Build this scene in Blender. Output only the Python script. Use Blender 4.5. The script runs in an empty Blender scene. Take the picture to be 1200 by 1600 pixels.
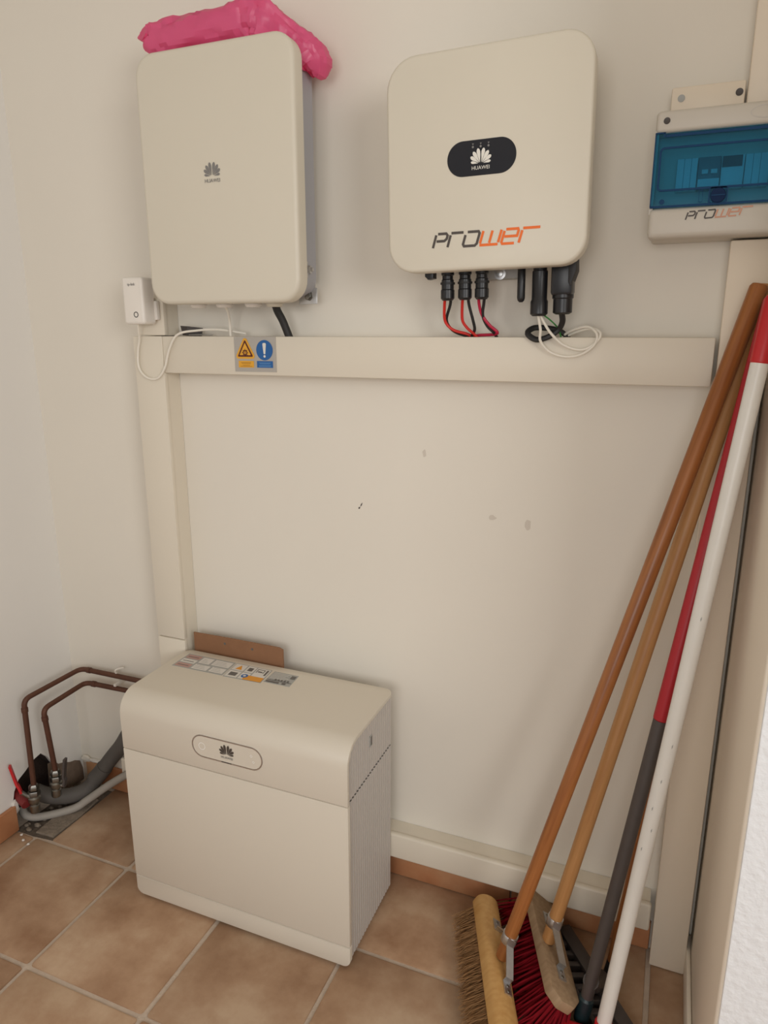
import bpy, bmesh, math, random
from mathutils import Vector, Matrix
random.seed(7)
C = bpy.context.scene.collection
R = math.radians
V = Vector

# ------------------------------------------------------------------ camera
cam_d = bpy.data.cameras.new('camera'); cam = bpy.data.objects.new('camera', cam_d); C.objects.link(cam)
ya, pi_ = R(22.1534), R(14.2851)
fw = V((-math.sin(ya)*math.cos(pi_), math.cos(ya)*math.cos(pi_), -math.sin(pi_)))
rt = V((math.cos(ya), math.sin(ya), 0)); up = rt.cross(fw)
M4 = Matrix((rt, up, -fw)).transposed().to_4x4(); M4.translation = V((.3156, -1.4790, 1.3848))
cam.matrix_world = M4
cam_d.sensor_fit = 'AUTO'; cam_d.sensor_width = 36; cam_d.lens = 1105.2*36/1600
cam_d.clip_start = .02
bpy.context.scene.camera = cam

# ------------------------------------------------------------------ world, window daylight, added front fill, exposure
w = bpy.data.worlds.new('world'); bpy.context.scene.world = w; w.use_nodes = True
bg = w.node_tree.nodes['Background']; bg.inputs[0].default_value = (.93, .96, 1.0, 1); bg.inputs[1].default_value = .28
def area(name, loc, target, sx, sy, power, col):
    l = bpy.data.lights.new(name, 'AREA'); l.shape = 'RECTANGLE'; l.size = sx; l.size_y = sy; l.energy = power; l.color = col
    o = bpy.data.objects.new(name, l); C.objects.link(o); o.location = loc
    o.rotation_euler = (V(target)-V(loc)).to_track_quat('-Z', 'Y').to_euler(); return o
area('window_daylight', (2.75, -2.85, 1.95), (-.6, 0, .8), 1.3, 1.25, 52, (1, .98, .95))
area('front_fill', (.3, -3.4, 1.45), (0, 0, 1.1), 1.3, 1.2, 28, (1, .985, .97))  # unseen frontal fill lamp, added to brighten the right trunking and wall
vs = bpy.context.scene.view_settings
vs.view_transform = 'Standard'; vs.look = 'None'; vs.gamma = 1; vs.use_curve_mapping = False; vs.exposure = -.24

# ------------------------------------------------------------------ materials
def nodes(m):
    nt = m.node_tree; return nt, nt.nodes, nt.links, nt.nodes['Principled BSDF']
def mat(name, col, rough=.5, metal=0, spec=.5, noise=0, nscale=20, bump=0, bscale=80, trans=0, alpha=1, sub=0):
    m = bpy.data.materials.new(name); m.use_nodes = True
    nt, N, L, b = nodes(m)
    b.inputs['Base Color'].default_value = (*col, 1); b.inputs['Roughness'].default_value = rough
    b.inputs['Metallic'].default_value = metal; b.inputs['Specular IOR Level'].default_value = spec
    b.inputs['Transmission Weight'].default_value = trans; b.inputs['Alpha'].default_value = alpha
    tc = N.new('ShaderNodeTexCoord')
    if noise:
        t = N.new('ShaderNodeTexNoise'); t.inputs['Scale'].default_value = nscale; t.inputs['Detail'].default_value = 5
        L.new(tc.outputs['Object'], t.inputs['Vector'])
        mx = N.new('ShaderNodeMix'); mx.data_type = 'RGBA'
        mx.inputs[6].default_value = (*[c*(1-noise) for c in col], 1); mx.inputs[7].default_value = (*[min(1, c*(1+noise)) for c in col], 1)
        L.new(t.outputs['Fac'], mx.inputs[0]); L.new(mx.outputs[2], b.inputs['Base Color'])
    if bump:
        t2 = N.new('ShaderNodeTexNoise'); t2.inputs['Scale'].default_value = bscale; t2.inputs['Detail'].default_value = 6
        L.new(tc.outputs['Object'], t2.inputs['Vector'])
        bp = N.new('ShaderNodeBump'); bp.inputs['Strength'].default_value = bump; bp.inputs['Distance'].default_value = .004
        L.new(t2.outputs['Fac'], bp.inputs['Height']); L.new(bp.outputs[0], b.inputs['Normal'])
    return m
def wood(name, c1, c2, rough=.45, axis_scale=(60, 60, 3)):
    m = bpy.data.materials.new(name); m.use_nodes = True
    nt, N, L, b = nodes(m)
    tc = N.new('ShaderNodeTexCoord'); mp = N.new('ShaderNodeMapping'); mp.inputs['Scale'].default_value = axis_scale
    t = N.new('ShaderNodeTexNoise'); t.inputs['Scale'].default_value = 2; t.inputs['Detail'].default_value = 6
    mx = N.new('ShaderNodeMix'); mx.data_type = 'RGBA'; mx.inputs[6].default_value = (*c1, 1); mx.inputs[7].default_value = (*c2, 1)
    cr = N.new('ShaderNodeValToRGB'); cr.color_ramp.elements[0].position = .3; cr.color_ramp.elements[1].position = .7
    L.new(tc.outputs['Object'], mp.inputs[0]); L.new(mp.outputs[0], t.inputs['Vector']); L.new(t.outputs['Fac'], cr.inputs[0])
    L.new(cr.outputs[0], mx.inputs[0]); L.new(mx.outputs[2], b.inputs['Base Color']); b.inputs['Roughness'].default_value = rough
    return m
def tile_mat(name, dark, mid, light):
    m = bpy.data.materials.new(name); m.use_nodes = True
    nt, N, L, b = nodes(m)
    geo = N.new('ShaderNodeNewGeometry'); oi = N.new('ShaderNodeObjectInfo')
    t = N.new('ShaderNodeTexNoise'); t.inputs['Scale'].default_value = 5.5; t.inputs['Detail'].default_value = 7; t.inputs['Roughness'].default_value = .6
    add = N.new('ShaderNodeVectorMath'); add.operation = 'ADD'
    sc = N.new('ShaderNodeVectorMath'); sc.operation = 'SCALE'; sc.inputs['Scale'].default_value = 37
    cx = N.new('ShaderNodeCombineXYZ'); L.new(oi.outputs['Random'], cx.inputs[0]); L.new(oi.outputs['Random'], cx.inputs[2])
    L.new(cx.outputs[0], sc.inputs[0]); L.new(geo.outputs['Position'], add.inputs[0]); L.new(sc.outputs[0], add.inputs[1]); L.new(add.outputs[0], t.inputs['Vector'])
    cr = N.new('ShaderNodeValToRGB'); e = cr.color_ramp.elements
    e[0].position = .32; e[0].color = (*dark, 1); e[1].position = .68; e[1].color = (*light, 1)
    k = cr.color_ramp.elements.new(.5); k.color = (*mid, 1)
    L.new(t.outputs['Fac'], cr.inputs[0])
    hv = N.new('ShaderNodeHueSaturation'); mr = N.new('ShaderNodeMapRange'); mr.inputs['To Min'].default_value = .88; mr.inputs['To Max'].default_value = 1.12
    L.new(oi.outputs['Random'], mr.inputs[0]); L.new(mr.outputs[0], hv.inputs['Value']); L.new(cr.outputs[0], hv.inputs['Color']); L.new(hv.outputs[0], b.inputs['Base Color'])
    b.inputs['Roughness'].default_value = .5; b.inputs['Specular IOR Level'].default_value = .35
    t2 = N.new('ShaderNodeTexNoise'); t2.inputs['Scale'].default_value = 25; t2.inputs['Detail'].default_value = 8
    L.new(geo.outputs['Position'], t2.inputs['Vector'])
    bp = N.new('ShaderNodeBump'); bp.inputs['Strength'].default_value = .25; bp.inputs['Distance'].default_value = .004
    L.new(t2.outputs['Fac'], bp.inputs['Height']); L.new(bp.outputs[0], b.inputs['Normal'])
    return m
WALL = mat('wall_paint', (.805, .757, .668), .75, spec=.25, noise=.025, nscale=3, bump=.12, bscale=14)
WALL_L = mat('wall_paint_lit_left', (.84, .82, .78), .75, spec=.25, noise=.02, nscale=3, bump=.25, bscale=10)  # wall paint made paler and cooler for the window light falling here
PLASTER = mat('rough_white_plaster', (.91, .935, .96), .9, spec=.2, bump=.7, bscale=70)
REVEAL = mat('cream_paint', (.87, .79, .67), .6, spec=.3)
TRUNK = mat('trunking_plastic', (.765, .70, .585), .42, spec=.4)
TRUNK_R = mat('trunking_plastic_beige', (.80, .70, .565), .42, spec=.4)
TILE = tile_mat('terracotta_tile', (.30, .165, .09), (.43, .27, .165), (.55, .39, .26))
SKIRT = tile_mat('terracotta_skirting', (.42, .17, .075), (.52, .24, .115), (.58, .32, .17))
GROUT = mat('grout', (.55, .45, .36), .9, noise=.2, nscale=40, bump=.4, bscale=200)
RUBBLE = mat('mortar_rubble', (.24, .195, .15), .95, noise=.45, nscale=60, bump=.8, bscale=120)
DARKHOLE = mat('shade_dark_masonry', (.055, .033, .025), .95, noise=.5, nscale=30, bump=.8, bscale=60)  # shade of the wall hole put into the masonry colour
CASE = mat('white_powder_coat', (.70, .648, .538), .38, spec=.4)
CASE2 = mat('battery_coat', (.705, .645, .545), .4, spec=.4)
GREYC = mat('grey_paint', (.40, .40, .425), .5, spec=.4)
RIB = mat('ribbed_plastic', (.58, .54, .50), .5)
BLACK = mat('black_plastic', (.012, .012, .014), .35)
BLACKM = mat('black_rubber', (.016, .015, .015), .55)
GLOSSB = mat('gloss_black_panel', (.02, .02, .024), .18)
STEEL = mat('zinc_steel', (.62, .62, .62), .38, metal=1, noise=.15, nscale=90)
CHROME = mat('bright_brass_chrome', (.27, .26, .235), .38, metal=1)
COPPER = mat('aged_copper', (.12, .05, .03), .6, metal=.35, noise=.3, nscale=25)
RED = mat('red_plastic', (.55, .015, .02), .4)
REDD = mat('dark_red_pole', (.42, .012, .022), .42)
REDW = mat('red_wire', (.62, .02, .012), .45)
MAGW = mat('crimson_wire', (.5, .01, .05), .45)
GREENW = mat('green_wire', (.05, .3, .06), .45)
WHITEW = mat('white_cable', (.85, .80, .70), .45)
WHITEP = mat('white_plastic', (.85, .80, .73), .35)
POLEW = mat('white_pole_coat', (.80, .78, .73), .35, noise=.04, nscale=30)
DGREY = mat('dark_grey_plastic', (.075, .062, .057), .5, noise=.12, nscale=40)
TEAL = mat('dark_teal_plastic', (.012, .03, .035), .4)
HOSE = mat('grey_hose', (.10, .09, .08), .7, noise=.2, nscale=20)
PIPEG = mat('light_grey_conduit', (.36, .33, .29), .6, noise=.1, nscale=20)
CARD = mat('brown_hardboard', (.26, .125, .06), .75, noise=.12, nscale=30)
WOODO = wood('orange_varnished_wood', (.26, .085, .02), (.40, .15, .042), .35)
WOODL = wood('light_wood', (.42, .19, .06), (.54, .28, .105), .45)
WOODD = wood('brown_wood', (.24, .075, .018), (.34, .125, .035), .4)
BLOCK1 = wood('yellow_brush_wood', (.54, .29, .09), (.64, .38, .14), .5, (40, 40, 4))
BLOCK2 = wood('worn_brush_wood', (.28, .18, .10), (.39, .265, .155), .7, (40, 40, 4))
COIR = mat('coir_fibre', (.33, .175, .07), .8, noise=.5, nscale=90)
REDB = mat('red_bristle', (.17, .003, .008), .85, spec=.15, noise=.35, nscale=60)
BOXG = mat('grey_beige_plastic', (.62, .575, .50), .45)
def glaze(name, tint, rough):
    m = bpy.data.materials.new(name); m.use_nodes = True; nt, N, L, b = nodes(m)
    t = N.new('ShaderNodeBsdfTransparent'); t.inputs[0].default_value = (*tint, 1); gl = N.new('ShaderNodeBsdfGlossy'); gl.inputs['Roughness'].default_value = rough
    df = N.new('ShaderNodeBsdfDiffuse'); df.inputs[0].default_value = (.05, .22, .34, 1)
    fr = N.new('ShaderNodeFresnel'); fr.inputs[0].default_value = 1.45; m0 = N.new('ShaderNodeMixShader'); m0.inputs[0].default_value = .10; m1 = N.new('ShaderNodeMixShader')
    L.new(t.outputs[0], m0.inputs[1]); L.new(df.outputs[0], m0.inputs[2]); L.new(fr.outputs[0], m1.inputs[0]); L.new(m0.outputs[0], m1.inputs[1]); L.new(gl.outputs[0], m1.inputs[2])
    L.new(m1.outputs[0], N['Material Output'].inputs[0]); return m
BLUE = glaze('blue_clear_plastic', (.44, .78, .90), .06)
BLUED = mat('blue_edge', (.006, .05, .14), .55, spec=.2)
NAVY = mat('navy_plastic', (.010, .028, .085), .7, spec=.15)
MODW = mat('module_white', (.86, .87, .87), .4)
MODG = mat('module_grey', (.20, .23, .25), .4)
MODD = mat('module_dark', (.02, .02, .025), .4)
SCREW = mat('dark_screw', (.07, .06, .055), .5, metal=.4)
INKD = mat('ink_brown_grey', (.075, .06, .05), .5)
INKO = mat('ink_orange', (.85, .16, .015), .45)
INKO2 = mat('ink_pale_orange', (.62, .30, .19), .5)
INKG = mat('ink_grey', (.22, .21, .20), .5)
INKW = mat('ink_white', (.80, .77, .70), .45)
SILV = mat('silver_sticker', (.47, .44, .40), .4, metal=.25)
YEL = mat('sign_yellow', (.80, .40, .03), .45)
MAROON = mat('sign_dark', (.10, .012, .008), .5)
SIGNB = mat('sign_blue', (.012, .115, .36), .4)
SIGNL = mat('sign_blue_text', (.12, .30, .58), .45)
YELT = mat('sign_yellow_text', (.42, .19, .02), .5)
LABW = mat('label_white', (.72, .69, .64), .5)
LABG = mat('label_grey', (.40, .40, .38), .5)
LABR = mat('label_pinkish', (.50, .30, .26), .5)
LABD = mat('label_dark', (.13, .12, .11), .5)
LABO = mat('label_orange', (.75, .32, .03), .5)
MARKW = mat('panel_mark_white', (.93, .90, .84), .3)  # opaque white for the power and arrow marks on the battery panel
FLAKE = mat('plaster_flake', (.75, .71, .65), .9)
def pink_mat():
    m = mat('pink_film', (.93, .17, .36), .30, spec=.5)
    nt, N, L, b = nodes(m)
    tr = N.new('ShaderNodeBsdfTranslucent'); tr.inputs[0].default_value = (.95, .12, .36, 1)
    mx = N.new('ShaderNodeMixShader'); mx.inputs[0].default_value = .4
    L.new(b.outputs[0], mx.inputs[1]); L.new(tr.outputs[0], mx.inputs[2]); L.new(mx.outputs[0], N['Material Output'].inputs[0])
    return m
PINK = pink_mat()

# ------------------------------------------------------------------ mesh helpers
class MB:
    def __init__(s): s.bm = bmesh.new()
    def _merge(s, b):
        me = bpy.data.meshes.new('t'); b.to_mesh(me); b.free(); s.bm.from_mesh(me); bpy.data.meshes.remove(me); return s
    def box(s, x0, x1, y0, y1, z0, z1, bev=0, seg=2):
        b = bmesh.new(); bmesh.ops.create_cube(b, size=1)
        for v in b.verts: v.co = V(((x0+x1)/2+v.co.x*(x1-x0), (y0+y1)/2+v.co.y*(y1-y0), (z0+z1)/2+v.co.z*(z1-z0)))
        if bev: bmesh.ops.bevel(b, geom=b.edges[:], offset=bev, segments=seg, affect='EDGES', profile=.5)
        return s._merge(b)
    def prism(s, loop, vec, bev=0, seg=2, front_only=True):
        b = bmesh.new(); vs_ = [b.verts.new(p) for p in loop]; f = b.faces.new(vs_)
        ex = bmesh.ops.extrude_face_region(b, geom=[f]); nv = [g for g in ex['geom'] if isinstance(g, bmesh.types.BMVert)]
        for v in nv: v.co += V(vec)
        bmesh.ops.recalc_face_normals(b, faces=b.faces[:])
        if bev:
            ed = [e for e in b.edges if all(v in vs_ for v in e.verts)] if front_only else [e for e in b.edges if len(e.link_faces) == 2 and e.calc_face_angle() > .6]
            bmesh.ops.bevel(b, geom=ed, offset=bev, segments=seg, affect='EDGES', profile=.5)
        return s._merge(b)
    def rrect(s, x0, x1, z0, z1, r, yf, yb, bev=0, seg=3, n=8):
        return s.prism([(x, yf, z) for x, z in rr(x0, x1, z0, z1, r, n)], (0, yb-yf, 0), bev, seg)
    def tube(s, pts, r, n=10, sub=6, closed=False, smooth=True):
        P = [V(p) for p in pts]
        if smooth and len(P) > 2: P = catmull(P, sub, closed)
        rads = r if isinstance(r, (list, tuple)) else None
        rows = []; nrm = None
        for i, p in enumerate(P):
            a = P[i-1] if (i or closed) else p; c = P[(i+1) % len(P)] if (i < len(P)-1 or closed) else p
            t = (c-a).normalized()
            if nrm is None: nrm = t.orthogonal().normalized()
            nrm = (nrm-t*nrm.dot(t)).normalized(); bi = t.cross(nrm)
            k = i/(len(P)-1) if len(P) > 1 else 0
            rad = r if rads is None else rads[0]+(rads[1]-rads[0])*k
            rows.append([s.bm.verts.new(p+(nrm*math.cos(2*math.pi*j/n)+bi*math.sin(2*math.pi*j/n))*rad) for j in range(n)])
        m_ = len(rows)
        for i in range(m_ if closed else m_-1):
            A, B = rows[i], rows[(i+1) % m_]
            for j in range(n): s.bm.faces.new((A[j], A[(j+1) % n], B[(j+1) % n], B[j]))
        if not closed: s.bm.faces.new(rows[0][::-1]); s.bm.faces.new(rows[-1])
        return s
    def cyl(s, p0, p1, r0, r1=None, n=20):
        return s.tube([p0, p1], (r0, r0 if r1 is None else r1), n, smooth=False)
    def lathe(s, p0, ax, prof, n=24):
        p0 = V(p0); ax = V(ax).normalized(); u = ax.orthogonal().normalized(); w_ = ax.cross(u)
        rows = [[s.bm.verts.new(p0+ax*h+(u*math.cos(2*math.pi*j/n)+w_*math.sin(2*math.pi*j/n))*max(r, 1e-5)) for j in range(n)] for r, h in prof]
        for A, B in zip(rows, rows[1:]):
            for j in range(n): s.bm.faces.new((A[j], A[(j+1) % n], B[(j+1) % n], B[j]))
        s.bm.faces.new(rows[0][::-1]); s.bm.faces.new(rows[-1]); return s
    def strip(s, pts, wid, wv, th):
        P = [V(p) for p in pts]; wv = V(wv).normalized()*wid/2; rows = []
        for i, p in enumerate(P):
            t = (P[min(i+1, len(P)-1)]-P[max(i-1, 0)]).normalized(); n_ = t.cross(wv).normalized()*th/2
            rows.append([s.bm.verts.new(q) for q in (p-wv-n_, p+wv-n_, p+wv+n_, p-wv+n_)])
        for A, B in zip(rows, rows[1:]):
            for j in range(4): s.bm.faces.new((A[j], A[(j+1) % 4], B[(j+1) % 4], B[j]))
        s.bm.faces.new(rows[0][::-1]); s.bm.faces.new(rows[-1]); return s
    def flat(s, loop): s.bm.faces.new([s.bm.verts.new(p) for p in loop]); return s
    def ico(s, c, rad, sub=1, jit=0):
        b = bmesh.new(); bmesh.ops.create_icosphere(b, subdivisions=sub, radius=1)
        for v in b.verts: v.co = V(c)+V((v.co.x*rad[0], v.co.y*rad[1], v.co.z*rad[2]))*(1+random.uniform(-jit, jit))
        return s._merge(b)
def rr(x0, x1, z0, z1, r, n=8):
    o = []
    rs = r if isinstance(r, (list, tuple)) else (r,)*4      # bottom-right, top-right, top-left, bottom-left
    for (cx, cz, a0, q) in ((x1-rs[0], z0+rs[0], -90, rs[0]), (x1-rs[1], z1-rs[1], 0, rs[1]), (x0+rs[2], z1-rs[2], 90, rs[2]), (x0+rs[3], z0+rs[3], 180, rs[3])):
        for i in range(n+1):
            a = R(a0+90*i/n); o.append((cx+q*math.cos(a), cz+q*math.sin(a)))
    return o
def catmull(P, sub, closed=False):
    out = []; n = len(P)
    for i in range(n if closed else n-1):
        p0 = P[i-1] if (i or closed) else P[0]; p1 = P[i]; p2 = P[(i+1) % n]; p3 = P[(i+2) % n] if (i+2 < n or closed) else P[-1]
        for k in range(sub):
            t = k/sub
            out.append(.5*((2*p1)+(p2-p0)*t+(2*p0-5*p1+4*p2-p3)*t*t+(3*p1-p0-3*p2+p3)*t**3))
    if not closed: out.append(P[-1])
    return out
def obj(name, mb, m, parent=None, ang=32):
    me = bpy.data.meshes.new(name)
    bmesh.ops.recalc_face_normals(mb.bm, faces=mb.bm.faces[:]) if len(mb.bm.faces) < 60000 else None
    mb.bm.to_mesh(me); mb.bm.free()
    me.polygons.foreach_set('use_smooth', [True]*len(me.polygons)); me.set_sharp_from_angle(angle=R(ang))
    me.materials.append(m); o = bpy.data.objects.new(name, me); C.objects.link(o)
    if parent is not None: attach(o, parent)
    return o
def world_loc(o):
    l = V((0, 0, 0))
    while o is not None: l = l+V(o.location); o = o.parent
    return l
def attach(o, parent):
    off = world_loc(parent); o.data.transform(Matrix.Translation(-off)); o.parent = parent
def thing(name, label, cat, loc, group=None):
    o = bpy.data.objects.new(name, None); C.objects.link(o); o.location = loc; o.empty_display_size = .05
    return tag(o, label, cat, group)
def tag(o, label, cat, group=None):
    o['label'] = label; o['category'] = cat
    if group: o['group'] = group
    return o
def based(o, loc):     # give a one-mesh thing an origin at its base
    o.data.transform(Matrix.Translation(-V(loc))); o.location = loc; return o
def struct(name, mb, m):
    o = obj(name, mb, m); o['kind'] = 'structure'; return o
def rod(name, p0, p1, r0, m, parent, r1=None, n=20, round_end=True):
    p0, p1 = V(p0), V(p1); L = (p1-p0).length; r1 = r0 if r1 is None else r1
    mb = MB().lathe((0, 0, 0), (0, 0, 1), [(r0*.9, 0), (r0, .002), (r1, L-.006), (r1*.8, L-.001), (r1*.5, L)] if round_end else [(r0, 0), (r1, L)], n)
    o = obj(name, mb, m); o.parent = parent
    o.location = p0-world_loc(parent); o.rotation_euler = (p1-p0).to_track_quat('Z', 'Y').to_euler(); return o
def textobj(name, s, size, m, parent, O, U, W, align='CENTER', off=.0006):
    cu = bpy.data.curves.new(name, 'FONT'); cu.body = s; cu.size = size; cu.align_x = align; cu.resolution_u = 3; cu.extrude = .0002
    t = bpy.data.objects.new('t', cu); C.objects.link(t)
    me = bpy.data.meshes.new_from_object(t.evaluated_get(bpy.context.evaluated_depsgraph_get()))
    bpy.data.objects.remove(t); U, W = V(U).normalized(), V(W).normalized(); N_ = U.cross(W)
    mm = Matrix((U, W, N_)).transposed().to_4x4(); mm.translation = V(O)+N_*off
    me.transform(mm); me.materials.clear(); me.materials.append(m); me.name = name
    o = bpy.data.objects.new(name, me); C.objects.link(o); attach(o, parent); return o
def plane_map(O, U, W, off=.0006):
    U, W = V(U).normalized(), V(W).normalized(); n = U.cross(W)
    return lambda x, y, h=0: V(O)+U*x+W*y+n*(off+h)
def flower(name, m, parent, pm, size):
    mb = MB()
    for sgn in (-1, 1):
        for ang, base, L, wd in ((10.5, .10, .90, .255), (33, .10, .84, .255), (55.5, .13, .72, .24), (79, .17, .52, .18)):
            a = R(ang); d = V((sgn*math.sin(a), math.cos(a))); pr = V((d.y, -d.x)); loop = []
            org = V((sgn*(.03+.02*(ang/84)), 0))
            prof = ((0, .03), (.3, .46), (.55, .84), (.76, 1), (.91, .76), (1, .2))
            L2 = L; b0 = base*.8
            for t, k in prof: loop.append(org+d*(b0+t*L2)+pr*wd*.5*k)
            for t, k in prof[::-1]: loop.append(org+d*(b0+t*L2)-pr*wd*.5*k)
            mb.flat([pm(p.x*size, p.y*size) for p in loop])
    return obj(name, mb, m, parent)
def prower(parent, pm, h, m1, m2):
    """slanted techno lettering drawn as strokes; h = letter height"""
    sw = .19*h; sl = .30
    LET = {'p': ([[(0, 0), (0, .93)], [(.13, 1), (.80, 1), (.95, .86), (.95, .62), (.80, .47), (.16, .47)]], 1.2),
           'r': ([[(0, 0), (0, .86)], [(.02, 1), (1.0, 1)]], 1.22),
           'o': ([[(.12, 1), (.98, 1), (1.1, .86), (1.1, .14), (.98, 0), (.12, 0), (0, .14), (0, .80)]], 1.36),
           'w': ([[(0, 1), (0, .12)], [(0, 0), (1.42, 0)], [(.72, .12), (.72, .98)], [(1.42, .12), (1.42, 1)]], 1.68),
           'e': ([[(.1, 1), (1.0, 1), (1.08, .86), (1.08, .5), (.12, .5)], [(0, .9), (0, .12), (.1, 0), (1.0, 0)]], 1.36),
           'R': ([[(0, 0), (0, .86)], [(.02, 1), (1.3, 1)]], 1.3)}
    x = 0
    for i, ch in enumerate('proweR'):
        st, adv = LET[ch]; mb = MB()
        for pl in st:
            q = [V(((x+a+sl*b)*h*.98, b*h)) for a, b in pl]; n = len(q); L_, R_ = [], []
            for k in range(n):
                t0 = (q[k]-q[k-1]).normalized() if k else (q[1]-q[0]).normalized(); t1 = (q[k+1]-q[k]).normalized() if k < n-1 else t0
                t = (t0+t1).normalized(); pr = V((-t.y, t.x))*sw/2/max(.6, (t0+t1).length/2); L_.append(q[k]+pr); R_.append(q[k]-pr)
            for k in range(n-1): mb.flat([pm(a.x, a.y) for a in (L_[k], R_[k], R_[k+1], L_[k+1])])
        obj('printed_letter', mb, m1 if i < 3 else m2, parent); x += adv
def quad(name, m, parent, pm, x0, x1, y0, y1, h=0):
    return obj(name, MB().flat([pm(x0, y0, h), pm(x1, y0, h), pm(x1, y1, h), pm(x0, y1, h)]), m, parent)
def disc_pts(pm, cx, cy, r, n=32, h=0, a0=0): return [pm(cx+r*math.cos(a0+2*math.pi*i/n), cy+r*math.sin(a0+2*math.pi*i/n), h) for i in range(n)]
def ring_mb(pm, cx, cy, r0, r1, n=32, h=0):
    mb = MB(); A, B = disc_pts(pm, cx, cy, r0, n, h), disc_pts(pm, cx, cy, r1, n, h)
    for i in range(n): mb.flat([A[i], A[(i+1) % n], B[(i+1) % n], B[i]])
    return mb

LX, RX = -1.322, .4625     # left wall, right wall of the niche; back wall is y = 0, floor z = 0
# ================================================================== SETTING
fl = struct('floor', MB().box(-1.5, 2.4, -3.4, .1, -.1, -.004), GROUT)
wb_ = struct('wall_back', MB().box(-1.5, 2.4, 0, .15, -.1, 2.62), WALL)
hole = [(-.262, 0), (-.268, .04), (-.258, .085), (-.25, .115), (-.232, .142), (-.205, .155), (-.178, .172), (-.148, .178), (-.126, .152), (-.114, .126), (-.094, .105), (-.076, .082), (-.058, .062), (-.05, .0)]
lw = struct('wall_left', MB().prism([(LX, y, z) for y, z in [(-3.4, -.05)]+[(-3.4, 2.6), (0, 2.6), (0, -.05), (-.048, -.05)]+hole[::-1]+[(-.265, -.05)]], (-.010, 0, 0)), WALL_L)
obj('shade_dark_masonry', MB().prism([(LX-.010, y, z) for y, z in [(-.6, -.05), (-.6, .5), (0, .5), (0, -.05), (-.046, -.05)]+[(y, z+.004) for y, z in hole[::-1]]+[(-.267, -.05)]], (-.07, 0, 0)), DARKHOLE, lw)
obj('shade_dark_masonry', MB().box(-1.5, LX-.075, -.33, 0, -.1, .25), DARKHOLE, lw)
struct('wall_right', MB().box(RX, RX+.30, -.482, 0, -.1, 2.62, .006, 3), REVEAL)
struct('wall_front', MB().box(RX+.005, 2.4, -.486, -.45, -.1, 2.62, .003, 2), PLASTER)
struct('ceiling', MB().box(-1.5, 2.4, -3.4, .1, 2.6, 2.7), WALL)
# floor tiles, each a piece of its own
T, GX, GY, g = .3239, -.917, -.5857, .0055
def tile(x0, x1, y0, y1, rnd=.006):
    x0 += random.uniform(-.0012, .0012); x1 += random.uniform(-.0012, .0012); dz = random.uniform(-.0006, .0004)
    return obj('tile', MB().prism([(x, y, dz) for x, y in rr(x0, x1, y0, y1, rnd, 2)], (0, 0, -.008-dz), .0025, 2), TILE, fl)
for i in range(-2, 8):
    for j in range(-8, 2):
        x0, x1, y0, y1 = GX+i*T+g, GX+(i+1)*T-g, GY+j*T+g, GY+(j+1)*T-g
        x0 = max(x0, LX+.002); y1 = min(y1, -.004)
        if x1 > RX and y1 > -.5:
            if x0 < RX: x1 = min(x1, RX-.002)
            elif y0 > -.5: continue
            y1 = min(y1, -.506) if x0 > RX else y1
        if x1 > 2.3 or x1-x0 < .02: continue
        if i == -1 and j == 1: x0 = -1.190
        if i == -2 and j == 1: continue
        tile(x0, x1, y0, y1)
# bare strip of screed by the pipes: a cement slab, rubble stones, dust
def chip(name, c, rad, m, parent, sub=1, jit=.25): return obj(name, MB().ico(c, rad, sub, jit), m, parent, 20)
DIRT = mat('dirty_screed', (.115, .09, .068), .95, noise=.5, nscale=45, bump=.9, bscale=90)
obj('cement_patch', MB().prism([(-1.322, -.262, -.0025), (-1.255, -.262, -.0025), (-1.19, -.255, -.0028), (-1.19, -.02, -.0026), (-1.322, -.02, -.0025)], (0, 0, -.006)), DIRT, fl, 20)
obj('exposed_render', MB().prism([(LX+.0015, y, z) for y, z in [(-.135, .0), (-.128, .13), (-.11, .128), (-.092, .108), (-.07, .10), (-.05, .088), (-.03, .082), (-.012, .07), (-.004, .04), (-.004, 0)]], (-.004, 0, 0)), mat('brown_render', (.20, .145, .105), .95, noise=.35, nscale=35, bump=.8, bscale=70), lw, 20)
obj('cement_patch', MB().prism([(-1.258, -.250, .002), (-1.197, -.246, .003), (-1.194, -.15, .001), (-1.200, -.07, .002), (-1.235, -.06, .003), (-1.262, -.15, .004)], (0, 0, -.009), .002), RUBBLE, fl, 20)
for k in range(16):
    x, y = random.uniform(-1.315, -1.268), random.uniform(-.255, -.05); r_ = random.uniform(.006, .013)
    chip('rubble_stone', (x, y, r_*.3), (r_, r_*.8, r_*.7), RUBBLE, fl)
for k in range(7):
    x, y = random.uniform(-1.30, -1.22), random.uniform(-.05, -.022); r_ = random.uniform(.008, .017)
    chip('rubble_stone', (x, y, r_*.4), (r_, r_*.8, r_*.8), RUBBLE, fl)
for (x, y) in ((-1.262, -.29), (-1.236, -.296), (-.047+.0, -.118), (-1.285, -.275), (.03, -.16)): chip('plaster_flake', (x, y, .003), (.005, .004, .003), FLAKE, fl)
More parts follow.
